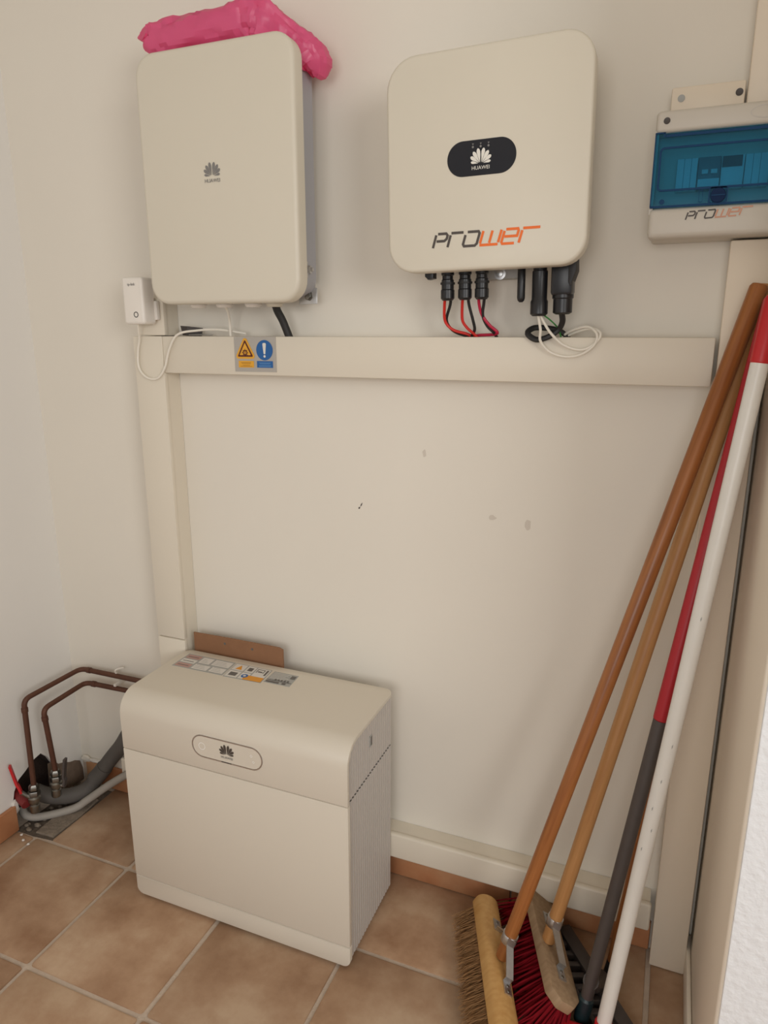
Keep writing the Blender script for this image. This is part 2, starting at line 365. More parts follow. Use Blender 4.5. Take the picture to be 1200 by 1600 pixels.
# skirting tiles
bb = struct('baseboard_back', MB().box(-1.318, .379, -.003, 0, 0, .070), GROUT)
xs = [-1.240, -.917, -.593, -.269, .055, .379]; xs = [-1.298]+xs
for a, b in zip(xs, xs[1:]): obj('skirting_tile', MB().box(a+.002, b-.002, -.013, -.002, .001, .075, .0025), SKIRT, bb)
chip('plaster_lump', (-1.298, -.008, .080), (.020, .008, .011), WALL, bb, 2, .18); chip('plaster_lump', (-1.25, -.006, .08), (.05, .006, .007), FLAKE, bb, 2, .2)
bl = struct('baseboard_left', MB().box(LX, LX+.003, -3.3, -.262, 0, .074), GROUT)
y = -.259
while y > -3.2:
    y2 = max(y-.324, -3.3) if y < -.3 else -.5857; obj('skirting_tile', MB().box(LX+.002, LX+.014, y2+.002, y-.002, .001, .080, .0025), SKIRT, bl); y = y2
chip('plaster_lump', (LX+.004, -.256, .07), (.006, .012, .022), FLAKE, bl, 2, .2)
br = struct('baseboard_right', MB().box(RX-.003, RX, -.48, -.004, 0, .066), GROUT)
for a, b in ((-.48, -.2619), (-.2619, -.006)): obj('skirting_tile', MB().box(RX-.010, RX-.002, a+.002, b-.002, .001, .070, .002), REVEAL, br)
# small marks on the wall
ms = wb_
obj('scuff_mark', MB().prism([(-.347, -.0004, .985), (-.343, -.0004, .989), (-.341, -.0004, .996), (-.345, -.0004, .992)], (0, .0003, 0)), INKD, ms)
mk = plane_map((0, 0, 0), (1, 0, 0), (0, 0, 1), .0003)
obj('scuff_mark', MB().flat([mk(-.352, .980), mk(-.348, .980), mk(-.347, .985), mk(-.351, .984)]), INKD, ms)
SCUFF = mat('grey_scuff', (.66, .60, .52), .8)
for (cx, cz, a, b) in ((.049, .982, .008, .014), (-.189, 1.123, .005, .01), (-.03, .99, .01, .006)):
    obj('scuff_mark', MB().flat([mk(cx+a*random.uniform(.6, 1.1)*math.cos(t*.7), cz+b*random.uniform(.6, 1.1)*math.sin(t*.7)) for t in range(9)]), SCUFF, ms)

# ================================================================== TRUNKING
t = thing('cable_trunking', 'long cream horizontal cable trunking on the wall below both white boxes', 'trunking', (-.23, 0, 1.288), 'cream cable trunking')
obj('channel', MB().box(-.838, .372, -.052, -.001, 1.290, 1.373), TRUNK, t)
obj('lid', MB().box(-.838, .374, -.060, -.046, 1.288, 1.375, .003), TRUNK, t)
def sticker():
    s = thing('warning_sticker', 'silver sticker with yellow triangle and blue exclamation sign on the trunking', 'sign', (-.579, -.060, 1.296))
    pm = plane_map((-.579, -.0605, 1.335), (1, 0, .004), (0, 0, 1), 0)
    obj('backing', MB().prism([pm(a, b, .0006) for a, b in ((-.055, -.039), (.055, -.039), (.055, .039), (-.055, .039))], (0, .001, 0)), SILV, s)
    tri = lambda cx, cy, r_, rc: [pm(cx+x, cy+y, 0) for x, y in _tri(r_, rc)]
    def tl(h, r_, rc): return MB().flat([p+V((0, -h, 0)) for p in tri(-.0255, .0075, r_, rc)])
    obj('triangle_border', tl(.0010, .0275, .006), YEL, s); obj('triangle_outline', tl(.0013, .0225, .002), MAROON, s); obj('triangle_field', tl(.0016, .0165, .001), YEL, s)
    obj('hazard_symbol', ring_mb(pm, -.0255, .004, .0035, .0062, 20, .0019), MAROON, s)
    for k in range(8):
        a = k*math.pi/4; obj('symbol_ray', MB().flat([pm(-.0255+math.cos(a+d)*q, .004+math.sin(a+d)*q, .0019) for d, q in ((-.12, .0065), (.12, .0065), (.1, .0082), (-.1, .0082))]), MAROON, s)
    obj('symbol_ray', MB().flat([pm(-.0262, .0012, .002), pm(-.0248, .0012, .002), pm(-.0244, .0068, .002), pm(-.0262, .0068, .002)]), MAROON, s)
    quad('yellow_text_panel', YEL, s, pm, -.0445, -.0035, -.0295, -.0145, .0012)
    for yy, a, b in ((-.0185, -.038, -.011), (-.0205, -.036, -.012), (-.0245, -.033, -.014), (-.0268, -.040, -.008)): quad('text_line', YELT, s, pm, a, b, yy-.0005, yy+.0005, .0015)
    el = MB().flat([pm(.0255+.0215*math.cos(a*math.pi/20), .0095+.0225*math.sin(a*math.pi/20), .0012) for a in range(40)]); obj('blue_disc', el, SIGNB, s)
    obj('exclamation_bar', MB().flat([pm(.0255+a, .0095+b, .0016) for a, b in ((-.0022, -.0085), (.0022, -.0085), (.0046, .0135), (.0030, .0160), (-.0030, .0160), (-.0046, .0135))]), INKW, s)
    obj('exclamation_dot', MB().flat(disc_pts(pm, .0255, -.0040, .0029, 16, .0016)), INKW, s)
    quad('blue_text_panel', SIGNB, s, pm, .0045, .0465, -.0295, -.0145, .0012)
    for yy, a, b in ((-.0185, .010, .041), (-.0207, .012, .039), (-.0245, .010, .041), (-.0267, .010, .041)): quad('text_line', SIGNL, s, pm, a, b, yy-.0005, yy+.0005, .0015)
def _tri(r_, rc):
    o = []
    for k in range(3):
        a = R(90+120*k); c = (r_*1.0-rc*1.0); 
        for d in (-60, -30, 0, 30, 60):
            b = a+R(d); o.append(((c)*math.cos(a)+rc*math.cos(b), (c)*math.sin(a)*1.06+rc*math.sin(b)))
    return o
sticker()
t = thing('cable_trunking', 'tall cream vertical cable trunking rising from the floor at left of the battery', 'trunking', (-.881, 0, .159), 'cream cable trunking')
obj('channel', MB().box(-.925, -.840, -.052, -.001, .160, 1.372), TRUNK, t)
obj('lid', MB().box(-.926, -.8385, -.060, -.046, .586, 1.375, .003), TRUNK, t)
obj('lid', MB().box(-.926, -.8385, -.0595, -.046, .160, .5835, .003), TRUNK, t)
t = thing('cable_trunking', 'short cream trunking stub behind the plug-in extender below the left box', 'trunking', (-.871, 0, 1.3765), 'cream cable trunking')
obj('channel', MB().box(-.912, -.833, -.048, -.001, 1.3765, 1.462), TRUNK, t)
obj('lid', MB().box(-.914, -.831, -.057, -.042, 1.3765, 1.464, .003), TRUNK, t)
t = thing('cable_trunking', 'cream trunking just above the floor along the back wall behind the broom handles', 'trunking', (-.37, 0, .089), 'cream cable trunking')
obj('channel', MB().box(-1.108, .370, -.050, -.001, .091, .157), TRUNK, t)
obj('lid', MB().box(-1.110, .373, -.057, -.040, .089, .159, .006, 3), TRUNK, t)
t = thing('cable_trunking', 'beige corner trunking standing on the floor below the blue-windowed switch box', 'trunking', (.413, 0, 0), 'cream cable trunking')
obj('channel', MB().box(.382, .4525, -.048, -.001, .001, 1.536), TRUNK_R, t)
obj('lid', MB().box(.380, .4535, -.055, -.040, .001, 1.538, .004), TRUNK_R, t)
t = thing('cable_trunking', 'beige corner trunking rising above the blue-windowed switch box', 'trunking', (.413, 0, 1.745), 'cream cable trunking')
obj('channel', MB().box(.382, .445, -.048, -.001, 1.747, 2.598), TRUNK_R, t)
obj('lid', MB().box(.380, .447, -.055, -.040, 1.745, 2.598, .004), TRUNK_R, t)

# ================================================================== LEFT BOX (tall white enclosure)
b = thing('electrical_enclosure', 'tall white wall enclosure with grey sides, pink bag on top', 'box', (-.59, 0, 1.44))
obj('body', MB().rrect(-.755, -.428, 1.458, 1.925, .04, -.135, -.042, .012), GREYC, b)
cov = obj('front_cover', MB().rrect(-.776, -.404, 1.4435, 1.934, .045, -.162, -.128, .009, 4), CASE, b)
pm = plane_map((-.598, -.162, 1.692), (1, 0, 0), (0, 0, 1))
flower('flower_emblem', INKG, b, pm, .027)
textobj('emblem_text', 'HUAWEI', .0098, INKG, b, (-.598, -.162, 1.6805), (1, 0, 0), (0, 0, 1))
for x in (-.705, -.636, -.561, -.507): obj('cable_gland', MB().lathe((x, -.088, 1.459), (0, 0, -1), [(.016, 0), (.019, .006), (.019, .016), (.015, .0215), (.006, .0215)]), WHITEP if x < -.52 else CASE, b)
br_ = obj('wall_bracket', MB().box(-.472, -.427, -.042, -.038, 1.444, 1.478, .001), STEEL, b)
obj('bracket_bolt', MB().lathe((-.447, -.042, 1.461), (0, -1, 0), [(.0105, 0), (.0105, .002), (.0075, .002), (.0075, .008), (.004, .009)], 6), CHROME, br_)
br_ = obj('wall_bracket', MB().box(-.755, -.713, -.042, -.001, 1.85, 1.875, .001), STEEL, b)
obj('wall_standoff', MB().box(-.70, -.48, -.043, -.001, 1.86, 1.89), STEEL, b); obj('wall_standoff', MB().box(-.70, -.452, -.043, -.001, 1.472, 1.49), STEEL, b)
la = obj('side_latch', MB().box(-.430, -.4255, -.104, -.082, 1.496, 1.528, .001), STEEL, b)
obj('latch_bolt', MB().lathe((-.4265, -.082, 1.512), (1, 0, 0), [(.0085, 0), (.0085, .007), (.005, .008), (.004, .012)], 6), STEEL, la)
# black cable and white cable leaving it
tag(based(obj('power_cable', MB().tube([(-.514, -.078, 1.452), (-.514, -.066, 1.431), (-.507, -.055, 1.408), (-.497, -.045, 1.372)], .0088, 12), BLACKM), (-.497, -.045, 1.372)), 'thick black cable dropping from the left box into the trunking', 'cable')
tag(based(obj('data_cable', MB().tube([(-.636, -.085, 1.440), (-.640, -.07, 1.428), (-.650, -.05, 1.405), (-.653, -.045, 1.372)], .0030, 8), WHITEW), (-.653, -.045, 1.372)), 'thin white cable dropping from the left box into the trunking', 'cable')

# pink bag on top
def bag():
    # sections along the bag: centre x, y, z, half depth, half height
    secs = [(-.793, -.118, 1.980, .003, .002), (-.780, -.115, 1.979, .014, .008), (-.764, -.108, 1.980, .030, .013), (-.752, -.100, 1.976, .046, .024), (-.745, -.096, 1.968, .052, .030), (-.70, -.095, 1.969, .055, .031), (-.64, -.095, 1.970, .056, .033),
            (-.58, -.095, 1.971, .056, .034), (-.53, -.095, 1.972, .056, .035), (-.505, -.094, 1.972, .055, .036), (-.486, -.092, 1.966, .052, .033), (-.462, -.086, 1.953, .047, .026), (-.440, -.080, 1.938, .040, .022), (-.424, -.076, 1.924, .038, .025), (-.411, -.070, 1.909, .034, .028), (-.402, -.066, 1.897, .028, .024), (-.401, -.064, 1.884, .020, .014), (-.405, -.063, 1.876, .010, .006)]
    n = 26; mb = MB(); rows = []; rnd = random.Random(4); fine = []
    for a, c in zip(secs, secs[1:]):
        for k in range(4): fine.append(tuple(a[i]+(c[i]-a[i])*k/4 for i in range(5)))
    fine.append(secs[-1])
    ph = [rnd.uniform(0, 6.28) for _ in range(6)]
    for i, (x, y, z, hy, hz) in enumerate(fine):
        prev = fine[max(i-1, 0)]; nxt = fine[min(i+1, len(fine)-1)]; row = []
        tx = V((nxt[0]-prev[0], 0, nxt[2]-prev[2])).normalized(); nn = V((-tx.z, 0, tx.x))
        cr = .09 if x < -.52 else .19
        for j in range(n):
            a = 2*math.pi*j/n; c, s_ = math.cos(a), math.sin(a)
            k = 1+cr*(.6*math.sin(3*a+ph[0]+x*26)+.5*abs(math.sin(2*a+ph[1]-x*45))+.35*math.sin(7*a+ph[2]+x*60))+rnd.uniform(-.05, .05)
            sq = (abs(c)**.55*(1 if c > 0 else -1), abs(s_)**.75*(1 if s_ > 0 else -1))
            q = V((x, y, z))+V((0, 1, 0))*sq[0]*hy*k+nn*sq[1]*hz*k
            if x < -.447: q.z = max(q.z, 1.9365)
            row.append(mb.bm.verts.new(q))
        rows.append(row)
    for A, B in zip(rows, rows[1:]):
        for j in range(n): mb.bm.faces.new((A[j], A[(j+1) % n], B[(j+1) % n], B[j]))
    mb.bm.faces.new(rows[0][::-1]); mb.bm.faces.new(rows[-1])
    o = obj('plastic_bag', mb, PINK, None, 24)
    obj('bag_fold', MB().strip([(-.518, -.150, 1.975), (-.513, -.140, 2.006), (-.510, -.11, 2.017), (-.503, -.08, 2.013), (-.497, -.05, 1.996)], .020, (1, 0, -.3), .0008), PINK, o, 50)
    obj('bag_fold', MB().strip([(-.512, -.135, 2.010), (-.492, -.132, 1.996), (-.468, -.122, 1.973), (-.447, -.110, 1.953), (-.434, -.098, 1.938)], .026, (.3, .9, .35), .0008), PINK, o, 50)
    for c in list(o.children): c.parent = None; C.objects.link(c) if c.name not in C.objects else None
    tag(based(o, (-.6, -.095, 1.936)), 'crumpled pink plastic bag folded on top of the tall white box', 'bag')
    for c in [q for q in C.objects if q.name.startswith('bag_fold')]: attach(c, o)
bag()

# ================================================================== PLUG-IN EXTENDER
e = thing('wifi_extender', 'small white plug-in wifi extender with ring button under the left box', 'extender', (-.872, -.058, 1.402))
obj('body', MB().rrect(-.905, -.845, 1.402, 1.508, .008, -.108, -.070, .007, 3), WHITEP, e)
obj('socket_plate', MB().box(-.908, -.838, -.071, -.0585, 1.412, 1.456, .003), WHITEP, e)
pm = plane_map((-.868, -.108, 1.424), (1, 0, 0), (0, 0, 1))
obj('button_ring', ring_mb(pm, 0, 0, .0048, .0066, 24), BLACKM, e)
textobj('maker_mark', 'tp-link', .0085, INKG, e, (-.876, -.108, 1.489), (1, 0, 0), (0, 0, 1))
tag(based(obj('data_cable', MB().tube([(-.882, -.088, 1.404), (-.887, -.082, 1.390), (-.897, -.070, 1.368), (-.908, -.066, 1.338), (-.909, -.066, 1.300), (-.888, -.066, 1.277), (-.856, -.066, 1.275), (-.830, -.068, 1.300), (-.812, -.068, 1.345), (-.786, -.066, 1.379), (-.738, -.055, 1.388), (-.684, -.045, 1.390), (-.62, -.03, 1.381)], .0028, 8), WHITEW), (-.909, -.066, 1.275)), 'white cable looping from the extender over the trunking end', 'cable')
cl = thing('cable_clip', 'small dark metal clip lying on the trunking behind the white loop', 'clip', (-.77, -.032, 1.3755))
obj('clip_plate', MB().strip([(-.815, -.035, 1.3775), (-.79, -.033, 1.3785), (-.75, -.03, 1.3785), (-.715, -.03, 1.3775)], .010, (0, 1, .15), .002), STEEL, cl)
obj('clip_wing', MB().prism([(-.792, -.04, 1.377), (-.782, -.04, 1.377), (-.777, -.04, 1.398), (-.797, -.04, 1.399)], (.03, .02, -.004)), SCREW, cl)

# ================================================================== INVERTER
iv = thing('solar_inverter', 'square white solar inverter with black oval panel and orange lettering', 'inverter', (-.028, 0, 1.495))
obj('body', MB().rrect(-.190, .135, 1.512, 1.845, .03, -.128, -.030, .006), CASE, iv)
obj('front_cover', MB().rrect(-.2125, .1525, 1.4955, 1.8605, (.046, .05, .056, .05), -.158, -.122, .006, 3), CASE, iv)
pil = obj('display_panel', MB().rrect(-.0965, .0275, 1.653, 1.711, .0288, -.1592, -.157, .0006, 1, 12), GLOSSB, iv)
pm = plane_map((-.035, -.1592, 1.681), (1, 0, 0), (0, 0, 1))
flower('flower_emblem', INKW, pil, plane_map((-.035, -.1592, 1.672), (1, 0, 0), (0, 0, 1)), .0255)
textobj('emblem_text', 'HUAWEI', .0085, INKW, pil, (-.035, -.1592, 1.6625), (1, 0, 0), (0, 0, 1))
for x in (-.0145, -.0005, .0135):
    obj('status_light', MB().flat(disc_pts(pm, x, .0185, .0019, 14)), INKG, pil)
    quad('status_icon', INKG, pil, pm, x-.0014, x+.0016, .0230, .0242); quad('status_icon', INKG, pil, pm, x-.0005, x+.0006, .0216, .0232)
prower(iv, plane_map((-.1235, -.158, 1.5365), (1, 0, 0), (0, 0, 1)), .0238, INKD, INKO)
for x in (-.1165, -.0815, -.048):
    cn = obj('solar_connector', MB().lathe((x, -.088, 1.514), (0, 0, -1), [(.0105, 0), (.0125, .008), (.0125, .02), (.0105, .022), (.0105, .028), (.0122, .030), (.0122, .047), (.0135, .049), (.0135, .064), (.010, .068)], 12), BLACK, iv)
    obj('connector_collar', MB().lathe((x, -.088, 1.480), (0, 0, -1), [(.0142, 0), (.0142, .004)], 12), BLACKM, cn)
an = obj('antenna', MB().lathe((.0285, -.090, 1.514), (0, 0, -1), [(.0065, 0), (.0065, .010), (.0075, .012), (.0075, .068), (.0062, .073), (.003, .076)], 16), BLACK, iv)
obj('signal_connector', MB().lathe((.063, -.090, 1.514), (0, 0, -1), [(.0125, 0), (.0125, .020), (.0142, .022), (.0142, .072), (.0162, .076), (.0162, .098), (.012, .102)], 20), BLACK, iv)
ac = obj('grid_connector', MB().box(.0855, .1245, -.108, -.066, 1.447, 1.514, .006).lathe((.106, -.088, 1.449), (0, 0, -1), [(.0195, 0), (.0195, .006), (.0175, .008), (.0175, .032), (.012, .035)], 20), BLACK, iv)
obj('connector_lever', MB().prism([(.117, -.110, 1.512), (.130, -.110, 1.512), (.131, -.110, 1.49), (.121, -.110, 1.462), (.117, -.110, 1.47)], (0, .04, 0), .002), BLACKM, iv)
obj('blanking_plug', MB().prism([(-.160, -.10, 1.514), (-.142, -.10, 1.514), (-.142, -.10, 1.488), (-.154, -.10, 1.486), (-.160, -.10, 1.492)], (0, .02, 0), .002), BLACK, iv)
wb = obj('wall_bracket', MB().box(-.075, .012, -.032, -.001, 1.486, 1.520, .001), LABG, iv)
obj('bracket_bolt', MB().lathe((-.026, -.032, 1.496), (0, -1, 0), [(.0115, 0), (.0115, .002), (.007, .0025), (.007, .008), (.003, .009)], 20), STEEL, wb)
iv.rotation_euler = (0, -.018, 0)
def wire(name, pts, r_, m, label, cat='cable', group=None):
    o = obj(name, MB().tube(pts, r_, 8), m); return tag(based(o, pts[-1]), label, cat, group)
PVG = 'solar string wires below the inverter'
wire('solar_wire', [(-.121, -.086, 1.452), (-.126, -.075, 1.436), (-.128, -.062, 1.406), (-.113, -.055, 1.389), (-.088, -.042, 1.381), (-.075, -.032, 1.374)], .0030, REDW, 'red wire from the leftmost solar connector', group=PVG)
wire('solar_wire', [(-.110, -.086, 1.452), (-.115, -.072, 1.437), (-.127, -.056, 1.408), (-.118, -.045, 1.389), (-.098, -.036, 1.379), (-.07, -.026, 1.374)], .0030, BLACKM, 'black wire from the leftmost solar connector', group=PVG)
wire('solar_wire', [(-.085, -.086, 1.452), (-.090, -.073, 1.436), (-.092, -.062, 1.408), (-.084, -.055, 1.393), (-.072, -.046, 1.381), (-.066, -.040, 1.374)], .0030, REDW, 'red wire from the middle solar connector', group=PVG)
wire('solar_wire', [(-.075, -.086, 1.452), (-.076, -.072, 1.435), (-.071, -.060, 1.408), (-.070, -.048, 1.389), (-.080, -.036, 1.376), (-.085, -.03, 1.373)], .0030, BLACKM, 'black wire from the middle solar connector', group=PVG)
wire('solar_wire', [(-.053, -.086, 1.453), (-.056, -.074, 1.440), (-.052, -.064, 1.418), (-.037, -.060, 1.398), (-.022, -.056, 1.385), (-.03, -.045, 1.380), (-.065, -.036, 1.378), (-.08, -.025, 1.374)], .0030, MAGW, 'crimson wire from the rightmost solar connector, bent back left', group=PVG)
wire('solar_wire', [(-.042, -.086, 1.453), (-.046, -.074, 1.440), (-.050, -.064, 1.416), (-.042, -.056, 1.396), (-.031, -.052, 1.385), (-.028, -.03, 1.374)], .0030, BLACKM, 'black wire from the rightmost solar connector', group=PVG)
wire('grid_cable', [(.106, -.088, 1.420), (.107, -.076, 1.404), (.099, -.066, 1.389), (.082, -.070, 1.376), (.058, -.0685, 1.3705), (.040, -.064, 1.382), (.049, -.052, 1.392), (.072, -.044, 1.392), (.098, -.036, 1.386), (.115, -.028, 1.370)], .0056, BLACKM, 'thick black grid cable coiled on the trunking under the inverter')
wire('signal_cable', [(.063, -.090, 1.416), (.068, -.084, 1.389), (.068, -.078, 1.368), (.085, -.070, 1.348), (.114, -.068, 1.339), (.143, -.068, 1.343), (.166, -.068, 1.360), (.170, -.064, 1.380), (.152, -.055, 1.394), (.122, -.045, 1.388), (.098, -.03, 1.374)], .0026, WHITEW, 'outer white signal cable looping lower over the trunking lid')
wire('signal_cable', [(.067, -.088, 1.416), (.074, -.084, 1.402), (.088, -.078, 1.381), (.112, -.070, 1.360), (.145, -.067, 1.352), (.170, -.066, 1.366), (.176, -.062, 1.382), (.158, -.052, 1.391), (.130, -.040, 1.385), (.105, -.028, 1.374)], .0026, WHITEW, 'inner white signal cable looping higher over the trunking lid')
wire('earth_wire', [(.072, -.086, 1.416), (.085, -.07, 1.405), (.096, -.052, 1.391), (.101, -.040, 1.374)], .0014, GREENW, 'thin green wire between the two black connectors')

# ================================================================== SWITCH BOX (right, blue window)
d = thing('distribution_box', 'grey switch box with transparent blue window at the right edge', 'box', (.345, 0, 1.540))
X0, X1 = .245, .445
obj('back_box', MB().box(X0+.004, X1-.004, -.062, -.001, 1.541, 1.738, .006), BOXG, d)
obj('front_frame', MB().box(X0, X1, -.103, -.060, 1.7055, 1.740, .007, 3).box(X0, X1, -.103, -.060, 1.5405, 1.5895, .009, 3).box(X0, X0+.006, -.098, -.060, 1.58, 1.71).box(X1-.006, X1, -.098, -.060, 1.58, 1.71), BOXG, d)
obj('device_recess', MB().box(X0+.005, X1-.005, -.064, -.061, 1.588, 1.707), BOXG, d)
for x0, x1, z0, z1, m in ((.283, .316, 1.617, 1.668, MODW), (.3165, .3515, 1.617, 1.668, MODG), (.352, .387, 1.617, 1.668, MODW), (.3875, .424, 1.617, 1.668, MODW)):
    md = obj('breaker_module', MB().box(x0, x1-.0006, -.080, -.0635, z0, z1, .001), m, d)
    if m is MODG:
        for k in range(2): obj('toggle', MB().box(x0+.006+k*.014, x0+.016+k*.014, -.086, -.079, 1.641, 1.648, .001), MODW, md)
        obj('module_strip', MB().box(x0+.001, x1-.001, -.081, -.079, 1.622, 1.634), MODW, md)
    elif x0 == .352: obj('module_strip', MB().box(x0+.001, x1-.004, -.0812, -.079, 1.650, 1.667), MODD, md)
    else:
        for k in range(1, 3): obj('module_groove', MB().box(x0+k*.011, x0+k*.011+.0008, -.0803, -.079, z0, z1), MODG, md)
dr = obj('window_door', MB().rrect(X0+.001, X1-.001, 1.5905, 1.7050, .004, -.1025, -.099, .001, 1), BLUE, d)
def frame_loop(x0, x1, z0, z1, r_, wd, y): 
    A, B = rr(x0, x1, z0, z1, r_, 5), rr(x0+wd, x1-wd, z0+wd, z1-wd, max(r_-wd, .001), 5); mb = MB()
    for i in range(len(A)):
        j = (i+1) % len(A); mb.prism([(A[i][0], y, A[i][1]), (A[j][0], y, A[j][1]), (B[j][0], y, B[j][1]), (B[i][0], y, B[i][1])], (0, .002, 0))
    return mb
obj('window_rim', frame_loop(.2545, .4355, 1.6145, 1.6835, .008, .0032, -.1042), BLUED, dr)
obj('door_edge', MB().box(X0+.001, X1-.001, -.1035, -.1015, 1.5890, 1.5925).box(.262, X1-.001, -.1035, -.1015, 1.6985, 1.7025).box(X0+.001, X0+.0155, -.1035, -.1015, 1.7045, 1.7065).box(X0+.0135, X0+.0165, -.1035, -.1015, 1.699, 1.7065).box(X0+.0005, X0+.002, -.1035, -.099, 1.591, 1.706), BLUED, dr)
obj('lock_surround', frame_loop(.3365, .3655, 1.5905, 1.6165, .005, .0018, -.1042), BLUED, dr)
obj('lock_plate', MB().rrect(.3385, .3635, 1.5925, 1.6150, .003, -.1040, -.102, .0004, 1), BLUE, dr)
kn = obj('door_lock', MB().lathe((.351, -.103, 1.6035), (0, -1, 0), [(.0118, 0), (.0118, .0025), (.0105, .0035)], 28), NAVY, dr)
obj('lock_slot', MB().box(.3405, .3615, -.1078, -.1060, 1.6026, 1.6044), BLUED, kn)
obj('hinge_dot', MB().lathe((.2645, -.1025, 1.5985), (0, -1, 0), [(.0042, 0), (.0042, .001)], 18), BLUED, dr)
obj('name_slot', frame_loop(.3215, .3275, 1.5945, 1.6130, .001, .0007, -.1036), BLUED, dr)
obj('cover_screw', MB().lathe((.2615, -.103, 1.7265-.003), (0, -1, 0), [(.0052, 0), (.0052, .0008), (.003, .0004)], 18), SCREW, d)
pmx = plane_map((.408, -.103, 1.7235), (1, 0, 0), (0, 0, 1))
mbk = MB(); n = 40
for i in range(n):
    a, c = 2*math.pi*i/n, 2*math.pi*(i+1)/n
    mbk.flat([pmx(.0225*math.cos(a), .0095*math.sin(a)), pmx(.0225*math.cos(c), .0095*math.sin(c)), pmx(.0215*math.cos(c), .0087*math.sin(c)), pmx(.0215*math.cos(a), .0087*math.sin(a))])
obj('oval_emboss', mbk, RIB, d)
prower(d, plane_map((.3045, -.103, 1.5680), (1, 0, .035), (0, 0, 1)), .0122, INKD, INKO2)
tp = thing('mounting_plate', 'cream bracket plate with two dark bolts above the blue-windowed switch box', 'plate', (.321, 0, 1.741))
obj('plate', MB().box(.263, .377, -.050, -.001, 1.742, 1.787, .003), TRUNK_R, tp)
for x, m in ((.279, LABG), (.368, SCREW)): obj('bolt', MB().lathe((x, -.050, 1.769), (0, -1, 0), [(.0058, 0), (.0058, .001), (.0035, .0006)], 18), m, tp)

# ================================================================== BATTERY
BX0, BX1, YF, YB, ZT = -.829, -.2365, -.3235, -.060, .562
bt = thing('battery_cabinet', 'cream floor-standing battery cabinet with ribbed side and oval status panel', 'battery', ((BX0+BX1)/2, (YF+YB)/2, 0))
RC = .052
def prof(z0, off=0, n=14):
    o = [(YF+off, z0)]
    for i in range(n+1):
        a = math.pi/2*i/n; o.append((YF+RC-(RC-off)*math.cos(a), ZT-RC+(RC-off)*math.sin(a)))
    o.append((YB, ZT-off)); return o
outer, inner = prof(.4215), prof(.4215, .010)
mb = MB(); loop = [(BX0, y, z) for y, z in outer+inner[::-1]]
bm_ = bmesh.new(); vs_ = [bm_.verts.new(p) for p in loop]; f = bm_.faces.new(vs_); ex = bmesh.ops.extrude_face_region(bm_, geom=[f])
for v in [q for q in ex['geom'] if isinstance(q, bmesh.types.BMVert)]: v.co.x = BX1
bmesh.ops.recalc_face_normals(bm_, faces=bm_.faces[:])
bk = [e_ for e_ in bm_.edges if abs(e_.verts[0].co.y-YB) < 1e-5 and abs(e_.verts[1].co.y-YB) < 1e-5 and abs(e_.verts[0].co.z-e_.verts[1].co.z) > .005]
bmesh.ops.bevel(bm_, geom=bk, offset=.022, segments=6, affect='EDGES', profile=.5)
ed = [e_ for e_ in bm_.edges if len(e_.link_faces) == 2 and e_.calc_face_angle(0) > .9]
bmesh.ops.bevel(bm_, geom=ed, offset=.0012, segments=2, affect='EDGES', profile=.5)
mb._merge(bm_); obj('top_shell', mb, CASE2, bt)
obj('front_panel', MB().box(BX0, BX1, YF, YF+.012, .0625, .4195, .0012), CASE2, bt)
obj('base_panel', MB().rrect(BX0, BX1, .008, .0605, (.018, .001, .001, .018), YF, YF+.012, .0012, 2), CASE2, bt)
core = MB().prism([(BX0+.004, y, z) for y, z in [(YF+.008, .014)]+prof(.02, .009)+[(YB+.002, .014)]], (BX1-BX0-.014, 0, 0)); obj('core', core, RIB, bt)
def ribs(z0, z1f):
    mb = MB(); n = 21; ys = []
    y0_, y1_ = YF+.013, YB-.002; P = []
    for i in range(n):
        a = y0_+(y1_-y0_)*i/n; p = (y1_-y0_)/n
        P += [(a+.08*p, 0), (a+.18*p, .0035), (a+.78*p, .0035), (a+.88*p, 0)]
    prev = None
    for y, x in P:
        zt = z1f(y); q = (mb.bm.verts.new((BX1-.0095+x, y, z0)), mb.bm.verts.new((BX1-.0095+x, y, zt)))
        if prev: mb.bm.faces.new((prev[0], q[0], q[1], prev[1]))
        prev = q
    return mb
def ztop(y):
    if y > YF+RC: return ZT-.011
    d_ = YF+RC-y; r_ = RC-.011; return ZT-RC+math.sqrt(max(r_*r_-d_*d_, 0))
obj('ribbed_side_panel', ribs(.014, lambda y: .4165), RIB, bt); obj('ribbed_side_panel', ribs(.4215, ztop), RIB, bt)
obj('side_seam', MB().box(BX1-.011, BX1-.0085, YF+.013, YB-.002, .4168, .4212), RIB, bt)
sl = obj('side_slot', MB().box(BX1-.0075, BX1-.0045, -.197, -.181, .486, .512, .001), LABG, bt); obj('slot_opening', MB().box(BX1-.0050, BX1-.0042, -.190, -.183, .488, .510), LABD, sl)
for x in (BX0+.07, BX1-.07):
    for y in (YF+.04, YB-.04): obj('foot', MB().cyl((x, y, 0), (x, y, .016), .018), BLACKM, bt)
pa = obj('status_panel', MB().rrect(-.622, -.441, .4550, .5075, .0260, YF-.0008, YF+.004, .0005, 1, 12), CASE2, bt)
def oval_rim(x0, x1, z0, z1, y):
    A, B = rr(x0, x1, z0, z1, (z1-z0)/2-.0001, 12), rr(x0+.0030, x1-.0030, z0+.0030, z1-.0030, (z1-z0)/2-.0031, 12); mb = MB()
    for i in range(len(A)):
        j = (i+1) % len(A); mb.prism([(A[i][0], y, A[i][1]), (A[j][0], y, A[j][1]), (B[j][0], y, B[j][1]), (B[i][0], y, B[i][1])], (0, .0015, 0))
    return mb
obj('panel_rim', oval_rim(-.6240, -.4390, .4530, .5095, YF-.0014), STEEL, pa)
obj('rim_mark', MB().box(-.546, -.520, YF-.0018, YF-.0005, .4534, .4557), INKD, pa)
